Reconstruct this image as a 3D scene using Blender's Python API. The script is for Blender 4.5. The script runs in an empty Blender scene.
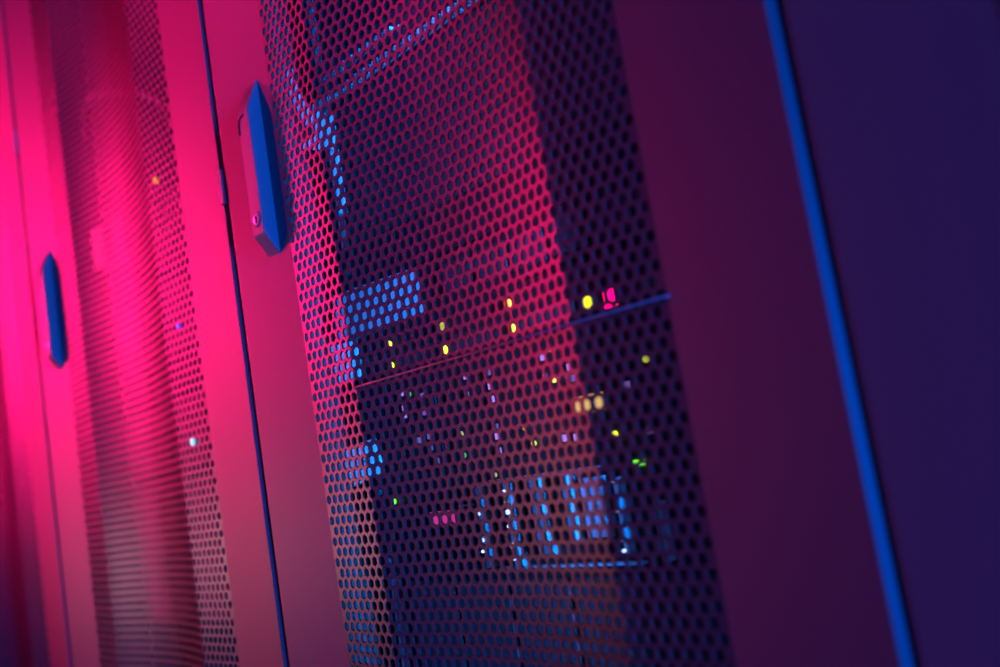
import bpy, math, random
from mathutils import Vector, Matrix
random.seed(4)
sc = bpy.context.scene
C = sc.collection
mm = 0.001
ZC = 1.0                      # camera height above the floor

# ------------------------------------------------------------------ camera
YAW, PITCH, ROLL = 0.8343, 0.1237, -0.1621
FPX = 989.23
CAM = Vector((0.853082, -0.449177, ZC))
cy, sy = math.cos(YAW), math.sin(YAW)
f0 = Vector((-sy, cy, 0)); r0 = Vector((cy, sy, 0)); u0 = Vector((0, 0, 1))
cp, sp = math.cos(PITCH), math.sin(PITCH)
f1 = cp * f0 + sp * u0; u1 = -sp * f0 + cp * u0
cr, sr = math.cos(ROLL), math.sin(ROLL)
r1 = cr * r0 + sr * u1; u2 = -sr * r0 + cr * u1
cam_d = bpy.data.cameras.new('camera')
cam = bpy.data.objects.new('camera', cam_d); C.objects.link(cam)
M = Matrix((r1, u2, -f1)).transposed().to_4x4(); M.translation = CAM
cam.matrix_world = M
cam_d.sensor_width = 36.0
cam_d.lens = FPX * 36.0 / 1000.0
cam_d.clip_start = 0.02
cam_d.dof.use_dof = True
cam_d.dof.focus_distance = 0.80
cam_d.dof.aperture_fstop = 2.9
sc.camera = cam

def at(px, py, dep):
    """point at depth dep (mm behind the door plane) under a pixel, measured from the photograph"""
    d = f1 + (px - 500) / FPX * r1 - (py - 333.5) / FPX * u2
    t = (dep * mm - CAM.y) / d.y
    p = CAM + t * d
    return p.x / mm, (p.z - ZC) / mm          # s, z in mm

# ------------------------------------------------------------------ materials
def mat(name, col, rough=0.5, metal=0.0, emit=None, strength=0.0, grain=0.0, grain_scale=900, spec=0.5):
    m = bpy.data.materials.new(name); m.use_nodes = True
    nt = m.node_tree; b = nt.nodes['Principled BSDF']
    b.inputs['Base Color'].default_value = (*col, 1)
    b.inputs['Roughness'].default_value = rough
    b.inputs['Metallic'].default_value = metal
    b.inputs['Specular IOR Level'].default_value = spec
    if emit:
        b.inputs['Emission Color'].default_value = (*emit, 1)
        b.inputs['Emission Strength'].default_value = strength
    if grain:
        tc = nt.nodes.new('ShaderNodeTexCoord')
        n = nt.nodes.new('ShaderNodeTexNoise'); n.inputs['Scale'].default_value = grain_scale
        n.inputs['Detail'].default_value = 2
        bp = nt.nodes.new('ShaderNodeBump'); bp.inputs['Strength'].default_value = grain
        bp.inputs['Distance'].default_value = 0.0002
        nt.links.new(tc.outputs['Object'], n.inputs['Vector'])
        nt.links.new(n.outputs['Fac'], bp.inputs['Height'])
        nt.links.new(bp.outputs['Normal'], b.inputs['Normal'])
    return m
PAINT = mat('grey_powder_coat', (0.20, 0.20, 0.21), 0.46, grain=0.05, spec=0.7)
PERF = mat('perforated_sheet', (0.10, 0.10, 0.105), 0.36, spec=0.8)
BODY = mat('black_sheet_metal', (0.035, 0.035, 0.04), 0.55)
RAIL = mat('zinc_rail', (0.5, 0.5, 0.51), 0.45, 0.0)
HANDLE = mat('handle_plastic', (0.42, 0.42, 0.43), 0.45)
CHROME = mat('lock_chrome', (0.75, 0.75, 0.77), 0.22, 0.9)
GEAR = mat('black_device_paint', (0.02, 0.02, 0.023), 0.5, spec=0.2)
GEAR2 = mat('graphite_device_paint', (0.05, 0.05, 0.058), 0.5, spec=0.25)
LIGHTG = mat('light_grey_plastic', (0.62, 0.62, 0.63), 0.4)
STEEL = mat('drive_handle_grey', (0.2, 0.2, 0.21), 0.45)
SILVER = mat('silver_bezel', (0.45, 0.45, 0.47), 0.35)
PORT = mat('dark_port', (0.012, 0.012, 0.014), 0.6)
BRIGHT = mat('white_bracket_paint', (0.62, 0.62, 0.64), 0.4)
CABLE = mat('pale_cable', (0.6, 0.58, 0.6), 0.45)
WIRE = mat('bright_wire', (0.5, 0.5, 0.52), 0.6, spec=0.1)
FLOORM = mat('floor_tile', (0.12, 0.12, 0.13), 0.5)
def led(name, col, s): return mat(name, (0.02, 0.02, 0.02), 0.4, emit=col, strength=s)
LED_Y = led('led_yellow', (0.72, 0.75, 0.01), 2.4)
LED_YD = led('led_yellow_dim', (0.35, 0.36, 0.02), 1.3)
LED_O = led('led_orange', (1.0, 0.45, 0.03), 2.4)
LED_G = led('led_green', (0.13, 0.8, 0.01), 2.6)
LED_GD = led('led_green_dim', (0.10, 0.35, 0.02), 1.2)
LED_R = led('led_red', (1.0, 0.0, 0.14), 3.5)
LED_V = led('led_violet', (0.42, 0.22, 0.85), 1)
LED_VD = led('led_violet_dim', (0.20, 0.12, 0.5), 0.6)
LED_W = led('led_white', (0.45, 0.55, 1.0), 1.8)
LED_B = led('led_blue', (0.10, 0.08, 1.0), 1.0)
LED_OD = led('led_deep_orange', (1.0, 0.26, 0.03), 1.0)
LED_C = led('led_cyan', (0.28, 0.66, 1.0), 1.3)
DISP = led('display_amber', (0.70, 0.42, 0.13), 1.1)
PLATE_GLOW = led('plate_glow_pink', (0.60, 0.03, 0.25), 0.9)

# ------------------------------------------------------------------ mesh helpers
class MB:
    def __init__(self): self.v = []; self.f = []
    def add(self, vs, fs):
        o = len(self.v); self.v += [tuple(p) for p in vs]; self.f += [tuple(i + o for i in q) for q in fs]
    def box(self, x0, x1, y0, y1, z0, z1, c=0.0):
        """box in mm; c chamfers the front (-y) face's rim"""
        if c <= 0:
            vs = [(x, y, z) for y in (y0, y1) for x, z in ((x0, z0), (x1, z0), (x1, z1), (x0, z1))]
            self.add(vs, [(0, 1, 2, 3), (7, 6, 5, 4), (0, 4, 5, 1), (1, 5, 6, 2), (2, 6, 7, 3), (3, 7, 4, 0)])
        else:
            r = [[(x0 + c, z0 + c), (x1 - c, z0 + c), (x1 - c, z1 - c), (x0 + c, z1 - c)],
                 [(x0, z0), (x1, z0), (x1, z1), (x0, z1)], [(x0, z0), (x1, z0), (x1, z1), (x0, z1)]]
            ys = (y0, y0 + c, y1)
            vs = [(x, ys[k], z) for k in range(3) for x, z in r[k]]
            fs = [(0, 1, 2, 3), (11, 10, 9, 8)]
            for k in range(2):
                for i in range(4):
                    j = (i + 1) % 4
                    fs.append((k * 4 + i, k * 4 + 4 + i, k * 4 + 4 + j, k * 4 + j))
            self.add(vs, fs)
    def prism(self, poly, z0, z1):
        """poly: (x, y) outline extruded along z"""
        n = len(poly)
        vs = [(x, y, z0) for x, y in poly] + [(x, y, z1) for x, y in poly]
        fs = [tuple(range(n - 1, -1, -1)), tuple(range(n, 2 * n))]
        fs += [(i, (i + 1) % n, n + (i + 1) % n, n + i) for i in range(n)]
        self.add(vs, fs)
    def prism_x(self, poly, x0, x1):
        """poly: (y, z) outline extruded along x"""
        n = len(poly)
        vs = [(x0, y, z) for y, z in poly] + [(x1, y, z) for y, z in poly]
        fs = [tuple(range(n)), tuple(range(2 * n - 1, n - 1, -1))]
        fs += [(i, n + i, n + (i + 1) % n, (i + 1) % n) for i in range(n)]
        self.add(vs, fs)
    def cyl(self, x, z, y0, y1, r, n=14, dome=0.0):
        """cylinder along y, front end at y0, optional domed cap"""
        rings = [(r, y1), (r, y0 + dome)]
        if dome: rings += [(r * 0.8, y0 + dome * 0.35), (r * 0.4, y0 + dome * 0.05)]
        vs = [(x + rr * math.cos(2 * math.pi * i / n), y, z + rr * math.sin(2 * math.pi * i / n)) for rr, y in rings for i in range(n)]
        fs = []
        for k in range(len(rings) - 1):
            fs += [(k * n + i, k * n + (i + 1) % n, (k + 1) * n + (i + 1) % n, (k + 1) * n + i) for i in range(n)]
        fs += [tuple(range(n - 1, -1, -1)), tuple(range((len(rings) - 1) * n, len(rings) * n))]
        self.add(vs, fs)
    def ring(self, x, z, y0, y1, ro, ri, n=18):
        vs = []
        for rr, y in ((ri, y1), (ro, y1), (ro, y0), (ri, y0)):
            vs += [(x + rr * math.cos(2 * math.pi * i / n), y, z + rr * math.sin(2 * math.pi * i / n)) for i in range(n)]
        fs = []
        for k in range(4):
            k2 = (k + 1) % 4
            fs += [(k * n + i, k * n + (i + 1) % n, k2 * n + (i + 1) % n, k2 * n + i) for i in range(n)]
        self.add(vs, fs)
    def tube(self, pts, r, n=8):
        pts = [Vector(p) for p in pts]; rings = []
        for i, p in enumerate(pts):
            t = (pts[min(i + 1, len(pts) - 1)] - pts[max(i - 1, 0)]).normalized()
            a = t.cross(Vector((0, 1, 0.13))).normalized(); b = t.cross(a)
            rings.append([p + r * (math.cos(2 * math.pi * k / n) * a + math.sin(2 * math.pi * k / n) * b) for k in range(n)])
        fs = [tuple(range(n)), tuple((len(pts) - 1) * n + k for k in range(n - 1, -1, -1))]
        for i in range(len(pts) - 1):
            fs += [(i * n + k, i * n + (k + 1) % n, (i + 1) * n + (k + 1) % n, (i + 1) * n + k) for k in range(n)]
        self.add([tuple(v) for r_ in rings for v in r_], fs)
    def build(self, name, m, parent=None, origin=(0, 0, 0), smooth=False, bevel=0):
        ox, oy, oz = origin
        me = bpy.data.meshes.new(name)
        me.from_pydata([((x - ox) * mm, (y - oy) * mm, (z - oz) * mm) for x, y, z in self.v], [], self.f)
        me.validate(); me.update()
        import bmesh
        bm = bmesh.new(); bm.from_mesh(me); bmesh.ops.recalc_face_normals(bm, faces=bm.faces); bm.to_mesh(me); bm.free()
        if smooth: me.shade_smooth()
        me.materials.append(m)
        o = bpy.data.objects.new(name, me); C.objects.link(o)
        if parent: o.parent = parent
        o.location = (ox * mm, oy * mm, oz * mm)
        if bevel:
            bv = o.modifiers.new('bevel', 'BEVEL'); bv.width = bevel * mm; bv.segments = 2; bv.limit_method = 'ANGLE'
        return o
def thing(name, label, cat, loc_mm, group=None):
    o = bpy.data.objects.new(name, None); C.objects.link(o)
    o.location = tuple(v * mm for v in loc_mm); o.empty_display_size = 0.05
    o['label'] = label; o['category'] = cat
    if group: o['group'] = group
    return o
def tag(o, label, cat, group=None):
    o['label'] = label; o['category'] = cat
    if group: o['group'] = group
    return o
def copy_tree(o, parent=None):
    c = o.copy(); C.objects.link(c)
    if parent: c.parent = parent
    for ch in list(o.children): copy_tree(ch, c)
    return c

# ------------------------------------------------------------------ the rack (local: x from door's left side, y depth, z from the floor), mm
X0, X1 = 7.0, 606.7
MS, ME = 104.4, 503.8
FA = 74.5; RH = 3.4; SAG = 13.4
PROUD = 4.5                   # outer frame edge stands proud of the mesh edge
Z0, Z1 = 70.0, 1960.0         # door
P = 10.04; R3 = math.sqrt(3)
ROW = 8.85; RT = ROW / 1.5
def prof_pts():
    s1, s2 = MS + FA, ME - FA
    pts = [(MS, 0.0), (s1, -RH)]
    N = 24
    for i in range(1, N):
        t = i / N; pts.append((s1 + t * (s2 - s1), -RH + 4 * SAG * t * (1 - t)))
    pts += [(s2, -RH), (ME, 0.0)]
    return pts
PP = prof_pts(); CUM = [0.0]
for a, b in zip(PP, PP[1:]): CUM.append(CUM[-1] + math.hypot(b[0] - a[0], b[1] - a[1]))
LEN = CUM[-1]
NCOL = 40; PU = LEN / NCOL
def prof(u):
    u = min(max(u, 0.0), LEN)
    for i in range(len(PP) - 1):
        if u <= CUM[i + 1] + 1e-9:
            t = (u - CUM[i]) / (CUM[i + 1] - CUM[i]); a, b = PP[i], PP[i + 1]
            return a[0] + t * (b[0] - a[0]), a[1] + t * (b[1] - a[1]), a, b
    return PP[-1][0], PP[-1][1], PP[-2], PP[-1]
SHEET = 1.8; HOLE = 0.71; ZPH = 2.0
def perforated():
    v, f, key = [], [], {}
    def vid(u, z, back, tagk):
        k = (round(u, 2), round(z, 2), back, tagk)
        if k not in key:
            x, y, a, b = prof(u)
            key[k] = len(v); v.append((x * mm, (y + (SHEET if back else 0)) * mm, z * mm))
        return key[k]
    zb, zt = 150.0, 1880.0
    nrow = int((zt - zb) / ROW)
    for j in range(nrow):
        z = zb + ZPH + (j + 0.5) * ROW; odd = j % 2
        for i in range(NCOL + odd):
            u = (i + (0 if odd else 0.5)) * PU
            hole = not (odd and i in (0, NCOL))
            out = [(u + PU / R3 * math.sin(k * math.pi / 3), z + RT * math.cos(k * math.pi / 3)) for k in range(6)]
            out = [(min(max(a, 0.0), LEN), b) for a, b in out]
            of = [vid(a, b, 0, 0) for a, b in out]; ob = [vid(a, b, 1, 0) for a, b in out]
            if not hole:
                uniq = []
                for q in of:
                    if q not in uniq: uniq.append(q)
                f.append(tuple(uniq))
                uniq = []
                for q in ob:
                    if q not in uniq: uniq.append(q)
                f.append(tuple(reversed(uniq))); continue
            inn = [(u + (PU / R3 * math.sin(k * math.pi / 3)) * HOLE, z + RT * HOLE * math.cos(k * math.pi / 3)) for k in range(6)]
            jf = [vid(a, b, 0, (i, j)) for a, b in inn]; jb = [vid(a, b, 1, (i, j)) for a, b in inn]
            for k in range(6):
                l = (k + 1) % 6
                f.append((of[k], of[l], jf[l], jf[k]))
                f.append((jf[k], jf[l], jb[l], jb[k]))
                f.append((jb[k], jb[l], ob[l], ob[k]))
    me = bpy.data.meshes.new('perforated_panel'); me.from_pydata(v, [], f); me.update()
    me.materials.append(PERF)
    return me

def arc(cx, cy_, r, a0, a1, n=5):
    return [(cx + r * math.cos(math.radians(a0 + (a1 - a0) * i / n)), cy_ + r * math.sin(math.radians(a0 + (a1 - a0) * i / n))) for i in range(n + 1)]

def make_rack(label):
    rk = thing('server_rack', label, 'server rack', (0, 0, 0), 'server racks standing in a row')
    # carcass
    for nm, x0, x1 in (('side_panel', 12, 16), ('side_panel', 588, 592)):
        b = MB(); b.box(x0, x1, 30, 1000, 40, 1990); b.build(nm, BODY, rk)
    b = MB(); b.box(10, 600, 30, 1000, 1990, 2010); b.build('roof', BODY, rk)
    b = MB(); b.box(10, 600, 30, 1000, 20, 40); b.build('base', BODY, rk)
    b = MB(); b.box(12, 592, 1000, 1004, 40, 1990); b.build('rear_panel', BODY, rk)
    for x in (40, 560):
        for y in (80, 940):
            b = MB(); b.cyl(0, 0, 0, 20, 20); b.v = [(x + p[0], y + p[2], p[1]) for p in b.v]
            b.build('foot', BODY, rk)
    for x0, x1 in ((10, 24), (584, 600)):
        b = MB(); b.box(x0, x1, 40, 62, 40, 1990); b.build('front_post', BODY, rk)
    # mounting rails: L-profile
    for side in (0, 1):
        for y, d in ((84, 1), (760, -1)):
            b = MB()
            if side == 0: poly = [(58, y), (69, y), (69, y + 36 * d), (67, y + 36 * d), (67, y + 2 * d), (58, y + 2 * d)]
            else: poly = [(542, y), (531, y), (531, y + 36 * d), (533, y + 36 * d), (533, y + 2 * d), (542, y + 2 * d)]
            b.prism(poly, 60, 1960); b.build('mounting_rail', RAIL, rk)
    # door
    b = MB()
    r = 4.0
    left = [(MS, 0.0)] + [(X0 + r + 1.0, -PROUD)] + arc(X0 + r, -PROUD + r, r, -90, -180) + [(X0, 24), (MS - 6, 24), (MS - 0.6, 3.0)]
    b.prism(left, Z0, Z1)
    cb = 4.5
    right = [(ME, 0.0), (ME + 0.6, 3.0), (ME + 6, 24), (X1, 24), (X1, -PROUD + cb + 0.4), (X1 - 0.3, -PROUD + cb), (X1 - cb + 0.2, -PROUD + 0.2), (X1 - cb - 0.5, -PROUD)]
    b.prism(right, Z0, Z1)
    b.box(MS - 0.5, ME + 0.5, -4, 24, Z0, 160, 0.5); b.box(MS - 0.5, ME + 0.5, -4, 24, 1868, Z1, 0.5)
    door = b.build('door', PAINT, rk)
    pm = bpy.data.objects.new('perforated_panel', perforated()); C.objects.link(pm); pm.parent = door
    # handle: long trapezoidal lever standing off the left stile
    H = ZC / mm
    b = MB()
    hp = [(-0.2, H + 211), (-14.6, H + 232), (-14.6, H + 346), (-13.2, H + 352), (-2.5, H + 375), (-0.2, H + 377)]
    b.prism_x([(y - 0.2, z) for y, z in hp], 66, 87)
    hd = b.build('handle', HANDLE, door, bevel=1.6)
    b = MB(); b.cyl(75.5, H + 246, -15.6, -14.0, 5.0, 20, 0.5); b.build('lock_cylinder', CHROME, hd)
    b = MB(); b.ring(75.5, H + 246, -15.9, -14.2, 7.2, 5.0); b.build('lock_collar', HANDLE, hd)
    b = MB(); b.box(74.8, 76.2, -16.0, -15.2, H + 242.5, H + 249.5); b.build('key_slot', PORT, hd)
    b = MB(); b.tube([(67.5, -14.9, H + 328), (67.8, -15.0, H + 336), (69.5, -15.0, H + 341.5), (73, -15.0, H + 343.5), (78, -15.0, H + 344)], 0.9)  # raised dark tube drawing the hook-shaped shade on the handle
    b.build('notch_shade', PORT, hd, smooth=True)
    # hinge knuckle of the neighbouring edge, on the right stile
    for hz in (300, -760, 560):
        b = MB(); b.cyl(0, 0, 0, 34, 3.2, 12)
        b.v = [(X1 + 0.3 + p[0], -1.8 + p[2], H + hz - 17 + p[1]) for p in b.v]
        b.v = []; b.f = []
        b.box(X1 - 7, X1 + 0.6, -6.5, 3.0, H + hz - 17, H + hz + 17, 0.8); b.box(X1 - 12, X1 - 6, -4.6, -2.6, H + hz - 8, H + hz + 6, 0.4)
        b.build('hinge', HANDLE, door)
    return rk

PERIOD = 601.4
rackA = make_rack('server rack with mesh door at centre, seen closest, blue lit handle')
racks = {'A': rackA}
DOOR_A = [o for o in rackA.children if o.name.startswith('door')][0]
SET = {-2: -0.0020, -1: -0.0010, 1: 0.0032}       # doors not quite in one plane
def place(rk, k):
    rk.location = ((k * PERIOD - (1.1 if k == 1 else 0)) * mm, SET[k], 0)
for key, k, lab in (('B', -1, 'pink lit server rack left of the central one, small lights on its blurred mesh door'),
                    ('C', -2, 'server rack at left edge of the picture, strongly blurred and bright pink'),
                    ('D', 1, 'dark navy server rack at the right edge, only smooth door frame showing')):
    c = copy_tree(rackA); c['label'] = lab; place(c, k); racks[key] = c

b = MB(); zc = ZC / mm + 75
b.tube([(MS + FA - 2, -4.3, zc), (ME, -4.3, zc), (ME + 2.5, -1.0, zc)], 0.75)
b.build('crossbar', WIRE, DOOR_A, smooth=True)

# ------------------------------------------------------------------ rack devices (world mm; s along the row, z relative to camera height)
DEP = 80
def dev(name, label, cat, z0, z1, k=0, m=GEAR, depth=620, group=None, ears=True):
    """rack device: Empty at base + chassis with ears"""
    ox = k * PERIOD; H = ZC / mm
    dy = SET.get(k, 0) / mm if k else 0
    t = thing(name, label, cat, (ox + 300, DEP + dy, H + z0), group)
    b = MB()
    b.box(-222, 222, 3.5, depth, 0.4, z1 - z0 - 0.4)
    if ears: b.box(-239, 239, 0, 3.4, 0.6, z1 - z0 - 0.6, 0.8)
    b.build('chassis', m, t)
    t['_o'] = ox + 300; t['_z'] = H + z0
    return t
def loc(t, px, py, dep=DEP):
    s, z = at(px, py, dep)
    return s - t['_o'], z + ZC / mm - t['_z']
def indicator(t, px, py, m, r=2.6, y=-1.4, name='indicator_light'):
    x, z = loc(t, px, py)
    b = MB(); b.cyl(0, 0, -1.6, 1.2, r, 12, 1.0)
    o = b.build(name, m, t); o.location = (x * mm, (y - 1.2) * mm, z * mm); return o
def block(t, name, m, x0, x1, z0, z1, y0, y1, c=0.4):
    b = MB(); b.box(x0, x1, y0, y1, z0, z1, c); return b.build(name, m, t)
def bolts(t, h):
    for x in (-232.5, 232.5):
        for z in ((h / 2,) if h < 60 else (12, h - 12)):
            b = MB(); b.cyl(x, z, -2.2, 0.6, 3.6, 12, 0.8); b.build('bolt', CHROME, t)

GRP = 'devices mounted in the central rack'
# topmost 1U unit
t = dev('patch_panel', 'slim unit near the top of the central rack with two blue lit edges', 'patch panel', 364, 408, group=GRP, m=GEAR2)
def edge_fins(t, name, x0, x1, z0, z1, y0, pitch=7.0, w=2.4):  # made-up pale fins, shaped to catch blue light as bright edge lines
    b = MB(); b.box(x0, x1, -1.5, 0.5, z0, z1); x = x0
    while x < x1 - w: b.box(x, x + w, y0, -1.0, z0 + 0.2, z1 - 0.2); x += pitch
    return b.build(name, LIGHTG, t)
edge_fins(t, 'lit_edge_fins', -236, 236, 0.4, 5.4, -11)
edge_fins(t, 'lit_edge_fins', -222, -95, 23, 27, -8)
for i in range(12):
    block(t, 'port', PORT, -190 + i * 34, -174 + i * 34, 7, 19, -0.6, 2, 0.2)
bolts(t, 44)
# recessed dark device, then an added black filler that hides the lit rail below it
t = dev('rack_server', 'plain dark recessed unit filling the wide space below the slim top unit', 'server', 222, 361, group=GRP, m=GEAR2, ears=False)
for i in range(6): block(t, 'cooling_rib', GEAR2, -200, 200, 14 + i * 20, 17 + i * 20, 2.2, 4, 0.3)
t = dev('gap_filler', 'added black filler over the dark gap directly above the server with blue rectangular cover', 'gap filler', 178.5, 221.5, group=GRP, m=GEAR, depth=12)
bolts(t, 43)
t = dev('rack_server', 'added dark block in the empty space at the very top of the central rack, above the slim unit', 'server', 411, 545, group=GRP, m=GEAR, ears=False)  # made-up block, hides the lit rear rail in the dark space
for i in range(6): block(t, 'cooling_rib', GEAR, -200, 200, 14 + i * 20, 17 + i * 20, 2.2, 4, 0.3)
# 1U with pale blue-lit cover at left
t = dev('rack_server', 'thin dark server with bright blue rectangular cover at its left end', 'server', 134, 177.5, group=GRP)
b = MB(); b.prism([(-240, -14), (-238, -18), (-124, 0), (-123, 3), (-240, 3)], 0.5, 43); b.build('end_cover', LIGHTG, t)
for i in range(7): block(t, 'vent_grille', GEAR2, -90 + i * 44, -52 + i * 44, 8, 35, -1.6, 0.5)
# 1U with yellow leds
t = dev('rack_server', 'thin dark server with yellow lights and a red light just above the crossbar', 'server', 89.5, 133.5, group=GRP)
for px, py, m, r in ((391.3, 344.5, LED_Y, 3.2), (393.3, 365.5, LED_Y, 3.2), (444, 326.5, LED_YD, 4.0), (446.5, 350, LED_Y, 4.2), (510, 303.5, LED_O, 3.8),
                     (514.5, 328, LED_Y, 3.6), (590, 303.5, LED_Y, 5.6)):
    indicator(t, px, py, m, r)
x, z = loc(t, 610.5, 298); block(t, 'alarm_light', LED_R, x - 6.2, x + 6.2, z - 6.6, z + 6.6, -2.2, 1, 1.0)
for i in range(5): block(t, 'drive_bay', GEAR2, -170 + i * 78, -100 + i * 78, 4, 18, -2.0, 0.5)
bolts(t, 44)
# 2U switch with violet port lights
t = dev('network_switch', 'two row network switch with columns of violet port lights under the crossbar', 'network switch', 0.5, 88.8, group=GRP)
for row in range(2):
    for i in range(12):
        block(t, 'port', PORT, -176 + i * 32, -158 + i * 32, 12 + row * 36, 26 + row * 36, -0.8, 2, 0.3)
for px, py, m in ((402, 393, LED_V), (405, 408, LED_V), (406, 415, LED_V), (466, 376, LED_V), (468, 395, LED_V), (489, 372, LED_VD), (491, 386, LED_V), (493, 399, LED_V),
                  (543, 357, LED_V), (546, 377, LED_V), (570, 367, LED_V), (573, 378, LED_VD), (423, 396, LED_VD), (425, 412, LED_VD),
                  (430, 436, LED_VD), (432, 447, LED_VD), (438, 461, LED_VD), (497, 427, LED_VD), (498, 436, LED_V), (500, 451, LED_V),
                  (565, 438, LED_V), (577, 437, LED_V), (420, 440, LED_VD), (628, 385, LED_VD), (650, 430, LED_VD)):
    x, z = loc(t, px, py); block(t, 'port_light', m, x - 2.1, x + 2.1, z - 2.6, z + 2.6, -2.0, 1, 0.5)
for px, py, m, r in ((411, 394, LED_GD, 2.3), (463, 434, LED_YD, 2.6), (466, 455, LED_GD, 2.3), (551, 350, LED_O, 1.6), (556, 380, LED_Y, 1.8),
                     (527, 428, LED_YD, 1.6), (536, 443, LED_Y, 2.2), (617, 434.5, LED_Y, 2.6), (648, 359, LED_YD, 2.2)):
    indicator(t, px, py, m, r)
x, z = loc(t, 590.5, 403.5)
block(t, 'status_display', DISP, x - 14, x + 14, z - 6.8, z + 6.8, -3.2, 1, 0.8)
# 2U blade chassis
t = dev('blade_chassis', 'blade chassis with blue vertical drive handles and white light strips', 'blade server', -89.6, -0.4, group=GRP)
def bar(p0, p1, w, m, name, y0=-9):
    x0, z0 = loc(t, *p0); x1, z1 = loc(t, *p1); xm = (x0 + x1) / 2
    return block(t, name, m, xm - w / 2, xm + w / 2, max(min(z0, z1), 2.0), min(max(z0, z1), 86.0), y0, 0.5, 0.8)
for p0, p1, w in (((485, 484), (497, 566), 7), ((514, 480), (526, 566), 8), ((541, 474), (553, 556), 13), ((571, 470), (582, 542), 8), ((623, 476), (635, 553), 4.5), ((664, 500), (672, 560), 5)):
    bar(p0, p1, w, STEEL, 'drive_handle')
x0, z0 = loc(t, 582, 478); x1, z1 = loc(t, 616, 536); block(t, 'drive_cover', SILVER, x0, x1, z1, z0, -5, 0.5, 1)
x0, z0 = loc(t, 487, 482); x1, z1 = loc(t, 604, 464); block(t, 'top_trim', SILVER, x0, x1, z0 - 1.5, z0 + 1, -6, 0.5, 0.3)
x0, z0 = loc(t, 508, 572); z0 = max(z0, 2.5); block(t, 'bottom_trim', SILVER, x0, x0 + 150, z0 - 1, z0 + 1.2, -6, 0.5, 0.3)
for px, py, r in ((513.5, 491, 2.4), (516, 500, 1.5), (517.5, 510, 1.9), (519, 524, 1.6), (522, 543, 2.2), (524, 556, 1.6), (488, 512, 1.4), (492, 538, 1.6), (493, 549, 1.3),
                  (622, 479, 1.6), (627, 508, 1.7), (632, 537, 1.6), (634, 548, 1.2)):
    indicator(t, px, py, LED_W, r, y=-9.5, name='status_light')
for px, py, m, r in ((497, 474.5, LED_YD, 1.9), (395.6, 501, LED_G, 2.7)):
    indicator(t, px, py, m, r)
x, z = loc(t, 640.5, 462.5); block(t, 'link_light', LED_G, x - 5.0, x + 5.0, z - 2.2, z + 2.2, -2.5, 1, 0.6)
x, z = loc(t, 443.5, 518); block(t, 'name_plate', PLATE_GLOW, x - 16, x + 16, z - 6, z + 6, -2.5, 1, 0.6)  # pink label plate given a glow of its own
x, z = loc(t, 468, 505); block(t, 'seam', SILVER, x - 9, x + 9, z - 0.8, z + 0.8, -3, 0.5, 0.2)
bolts(t, 89)
# lower dark servers
t = dev('rack_server', 'dark unlit server below the blade chassis in central rack', 'server', -179, -90.4, group=GRP, ears=False)
for i in range(6): block(t, 'drive_bay', GEAR2, -208 + i * 70, -142 + i * 70, 6, 82, 1.2, 4, 0.6)
t = dev('rack_server', 'dark unlit server lowest of those visible in central rack', 'server', -268, -179.6, group=GRP, ears=False)
for i in range(6): block(t, 'drive_bay', GEAR2, -208 + i * 70, -142 + i * 70, 6, 82, 1.2, 4, 0.6)

# brackets inside the left front corner of the central rack: plates turned towards the right
H = ZC / mm
def on_plane(px, py, x0, y0, k=0.6):
    """point under a pixel on the upright plane y = y0 + k (x - x0), mm"""
    d = f1 + (px - 500) / FPX * r1 - (py - 333.5) / FPX * u2
    cx, cy_, cz = CAM.x / mm, CAM.y / mm, CAM.z / mm
    t = (y0 + k * (cx - x0) - cy_) / (d.y - k * d.x)
    return cx + t * d.x, cy_ + t * d.y, cz + t * d.z
def plate(outline, x0, y0, k=0.6, th=3.0):
    P3 = [on_plane(px, py, x0, y0, k) for px, py in outline]
    n = len(P3); q = math.hypot(k, 1); nx, ny = -k / q * th, 1 / q * th
    b = MB()
    b.add(P3 + [(x + nx, y + ny, z) for x, y, z in P3], [tuple(range(n)), tuple(range(2 * n - 1, n - 1, -1))] + [(i, n + i, n + (i + 1) % n, (i + 1) % n) for i in range(n)])
    return b
GBR = 'brackets inside the central rack'
o = thing('cable_bracket', 'pale bracket with round pivot beside the upper end of the nearest blue handle', 'bracket', on_plane(310, 131, 60, 30), GBR)
def child(b, name, m, o, bevel=0.0):
    ox, oy, oz = (v / mm for v in o.location)
    b.v = [(x - ox, y - oy, z - oz) for x, y, z in b.v]
    return b.build(name, m, o, bevel=bevel)
child(plate([(283, 74), (291, 68), (299, 96), (312, 110), (303, 122), (294, 110)], 60, 44, 0.5), 'arm', BRIGHT, o, 0.6)
child(plate([(303, 122), (312, 110), (334, 116), (334, 150), (300, 149)], 60, 43.6, 0.5), 'pivot_plate', BRIGHT, o, 0.6)
px_, py_, pz_ = on_plane(309.5, 131, 60, 42, 0.5)
b = MB(); b.cyl(px_, pz_, py_ - 2.5, py_ + 1.5, 6.0, 16, 0.8); child(b, 'pivot_bolt', PORT, o)
child(plate([(330, 150), (337, 149), (346, 212), (339, 214)], 60, 46, 0.5), 'hanging_strap', BRIGHT, o, 0.4)
b = MB(); b.box(60, 66, 50, 83.8, pz_ - 2, pz_ + 2); child(b, 'stay', RAIL, o)
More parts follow.
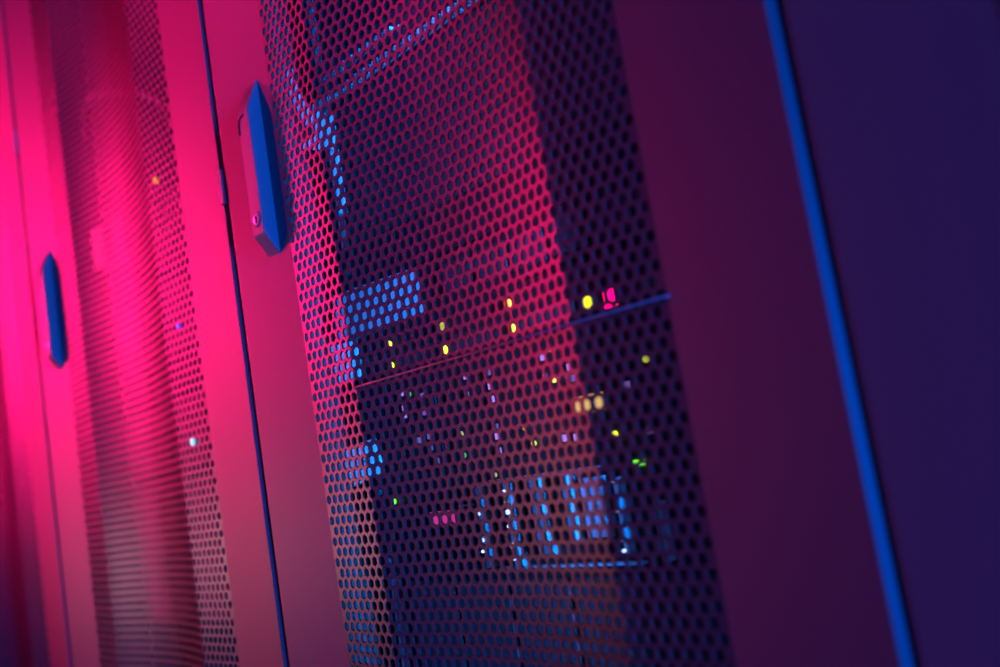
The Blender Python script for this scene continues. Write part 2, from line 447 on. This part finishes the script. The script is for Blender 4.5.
for lab, out in (('pale plate at left beside the yellow lit thin server, just above the crossbar end', [(330, 346), (356, 340), (361, 377), (337, 386)]),
                 ('pale plate at left beside the violet lit switch, below the crossbar', [(341, 449), (375, 438), (384, 472), (351, 488)])):
    o = thing('rail_bracket', lab, 'bracket', on_plane(*out[3], 60, 42), GBR)
    child(plate(out, 60, 42), 'plate', LIGHTG, o, 0.6)
    cx_ = sum(p[0] for p in out) / 4; cy2 = sum(p[1] for p in out) / 4
    bx, by, bz = on_plane(cx_, cy2, 60, 40)
    b = MB(); b.cyl(bx, bz, by - 1.5, by + 2, 3.4, 12, 0.6); child(b, 'screw', CHROME, o)
    b = MB(); b.box(60, 66, 47, 79.5, bz - 2, bz + 2); child(b, 'stay', RAIL, o)

# ------------------------------------------------------------------ rack left of it and the far left one
GB = 'devices mounted in the rack left of the central one'
t = dev('rack_server', 'pale pink lit server behind the mesh of the blurred left rack', 'server', 352, 396, -1, m=LIGHTG, group=GB)
block(t, 'drive_cover', LIGHTG, -238, -196, 2, 60, -16, 0.5, 2); block(t, 'drive_cover', LIGHTG, -160, -120, 3, 58, -16, 0.5, 2); block(t, 'drive_cover', LIGHTG, -60, -20, 3, 70, -14, 0.5, 2)
t = dev('rack_server', 'dark server lower in the blurred left rack, just below its pale pink lit server', 'server', 200, 288, -1, m=GEAR2, group=GB)
for i in range(5): block(t, 'drive_bay', GEAR, -200 + i * 80, -130 + i * 80, 8, 80, -2.5, 0.5, 0.8)
t = dev('rack_server', 'dark server in the middle of the blurred left rack, behind the bright white door light', 'server', 50, 138, -1, m=GEAR2, group=GB)
for i in range(5): block(t, 'drive_bay', GEAR, -200 + i * 80, -130 + i * 80, 8, 80, -2.5, 0.5, 0.8)
t = dev('rack_server', 'lowest dark server in the blurred left rack, no lights', 'server', -140, 40, -1, m=GEAR, group=GB)
for i in range(5): block(t, 'drive_bay', GEAR2, -200 + i * 80, -130 + i * 80, 8, 170, -2.5, 0.5, 0.8)
DOOR_B = [o for o in racks['B'].children if o.name.startswith('door')][0]
for px, py, m, r in ((155, 180, LED_OD, 3.6), (178, 326, LED_B, 3.0), (192, 442, LED_C, 4.0)):
    x, z = at(px, py, -4)
    x += PERIOD; z += H
    b = MB(); b.cyl(0, 0, -1.2, 5.0, r, 14, 1.0)
    o = b.build('door_light', m, DOOR_B); o.location = (x * mm, -3.0 * mm, z * mm)
b = MB(); ctrl = [(-560, 560), (-545, 600), (-500, 603), (-435, 581), (-339, 540), (-285, 505), (-268, 470)]
def catmull(p, n=6):
    out = []
    for i in range(len(p) - 1):
        a, b_, c, d = p[max(i - 1, 0)], p[i], p[i + 1], p[min(i + 2, len(p) - 1)]
        for k in range(n):
            t = k / n
            out.append(tuple(0.5 * (2 * b_[q] + (c[q] - a[q]) * t + (2 * a[q] - 5 * b_[q] + 4 * c[q] - d[q]) * t * t + (3 * b_[q] - a[q] - 3 * c[q] + d[q]) * t ** 3) for q in (0, 1)))
    return out + [p[-1]]
b.tube([(x, 78, H + z) for x, z in catmull(ctrl)], 4)
tag(b.build('cable', CABLE, origin=(-400, 78, H + 470), smooth=True), 'pale cable arching behind the mesh at top of the blurred left rack', 'cable')
t = dev('rack_server', 'dark server behind the mesh of the far left rack', 'server', 100, 277, -2, m=GEAR2)
for i in range(5): block(t, 'drive_bay', GEAR, -200 + i * 80, -130 + i * 80, 8, 165, -2.5, 0.5, 0.8)

for o in bpy.data.objects:
    for k in ('_o', '_z'):
        if k in o: del o[k]

# ------------------------------------------------------------------ floor
b = MB(); b.box(-2600, 2600, -1800, 1300, -30, 0)
fl = b.build('floor', FLOORM); fl['kind'] = 'structure'

# ------------------------------------------------------------------ lights
def aim(o, target):
    d = Vector(target) - o.location
    o.rotation_euler = d.to_track_quat('-Z', 'Y').to_euler()
def spot(name, loc_, target, col, e, ang, blend=1.0, size=0.1):
    l = bpy.data.lights.new(name, 'SPOT'); l.energy = e; l.color = col; l.spot_size = math.radians(ang); l.spot_blend = blend; l.shadow_soft_size = size
    o = bpy.data.objects.new(name, l); C.objects.link(o); o.location = loc_; aim(o, target); return o
def area(name, loc_, target, col, e, sx, sy_):
    l = bpy.data.lights.new(name, 'AREA'); l.shape = 'RECTANGLE'; l.size = sx; l.size_y = sy_; l.energy = e; l.color = col
    o = bpy.data.objects.new(name, l); C.objects.link(o); o.location = loc_; aim(o, target); return o
PINK = (1.0, 0.006, 0.155); BLUE = (0.0, 0.11, 1.0)
def soft(name, loc_, target, col, e, sx, sy_, spread):
    o = area(name, loc_, target, col, e, sx, sy_); o.data.spread = math.radians(spread); return o
soft('pink_softbox', (-2.6, -0.95, ZC + 0.82), (-0.50, 0.0, ZC + 0.34), PINK, 2.5, 0.6, 1.4, 20)
spot('pink_high_spotlight', (-1.1, -1.0, ZC + 1.25), (-0.10, 0.0, ZC + 0.42), PINK, 42, 24, 1.0, 0.12)
spot('warm_spotlight', (-1.9, -1.15, ZC - 0.15), (-0.17, 0.0, ZC + 0.04), (1.0, 0.42, 0.52), 16, 24, 1.0, 0.15)
area('blue_floodlight', (3.4, -0.47, ZC - 0.1), (0.0, 0.0, ZC + 0.1), BLUE, 100, 0.2, 0.9)
# unseen fill lamps added inside the racks to brighten devices and brackets
def strip(name, x, y, zc_, h, col, e, tx, ty, spread):
    l = bpy.data.lights.new(name, 'AREA'); l.shape = 'RECTANGLE'; l.size = 0.015; l.size_y = h; l.energy = e; l.color = col
    l.spread = math.radians(spread)
    o = bpy.data.objects.new(name, l); C.objects.link(o)
    z = -Vector((tx, ty, 0)).normalized(); yv = Vector((0, 0, 1)); xv = yv.cross(z)
    o.matrix_world = Matrix.Translation((x, y, zc_)) @ Matrix((xv, yv, z)).transposed().to_4x4()
strip('blue_rack_fill', 0.42, 0.055, ZC + 0.06, 0.95, (0.0, 0.21, 1.0), 1.4, -1, 0.09, 32)
strip('blue_rack_fill', 0.548, 0.045, ZC + 0.1, 1.3, (0.02, 0.22, 1.0), 0.25, -0.5, 0.06, 120)
strip('pink_rack_fill', -0.5535, 0.045, ZC + 0.1, 1.3, (1.0, 0.02, 0.2), 1.1, 0.5, 0.06, 120)

w = bpy.data.worlds.new('world'); sc.world = w; w.use_nodes = True
bg = w.node_tree.nodes['Background']
bg.inputs[0].default_value = (0.05, 0.01, 1.0, 1); bg.inputs[1].default_value = 0.03

sc.view_settings.view_transform = 'Standard'
sc.view_settings.look = 'None'
sc.view_settings.exposure = 0.0
sc.view_settings.gamma = 1.0
sc.view_settings.use_curve_mapping = False
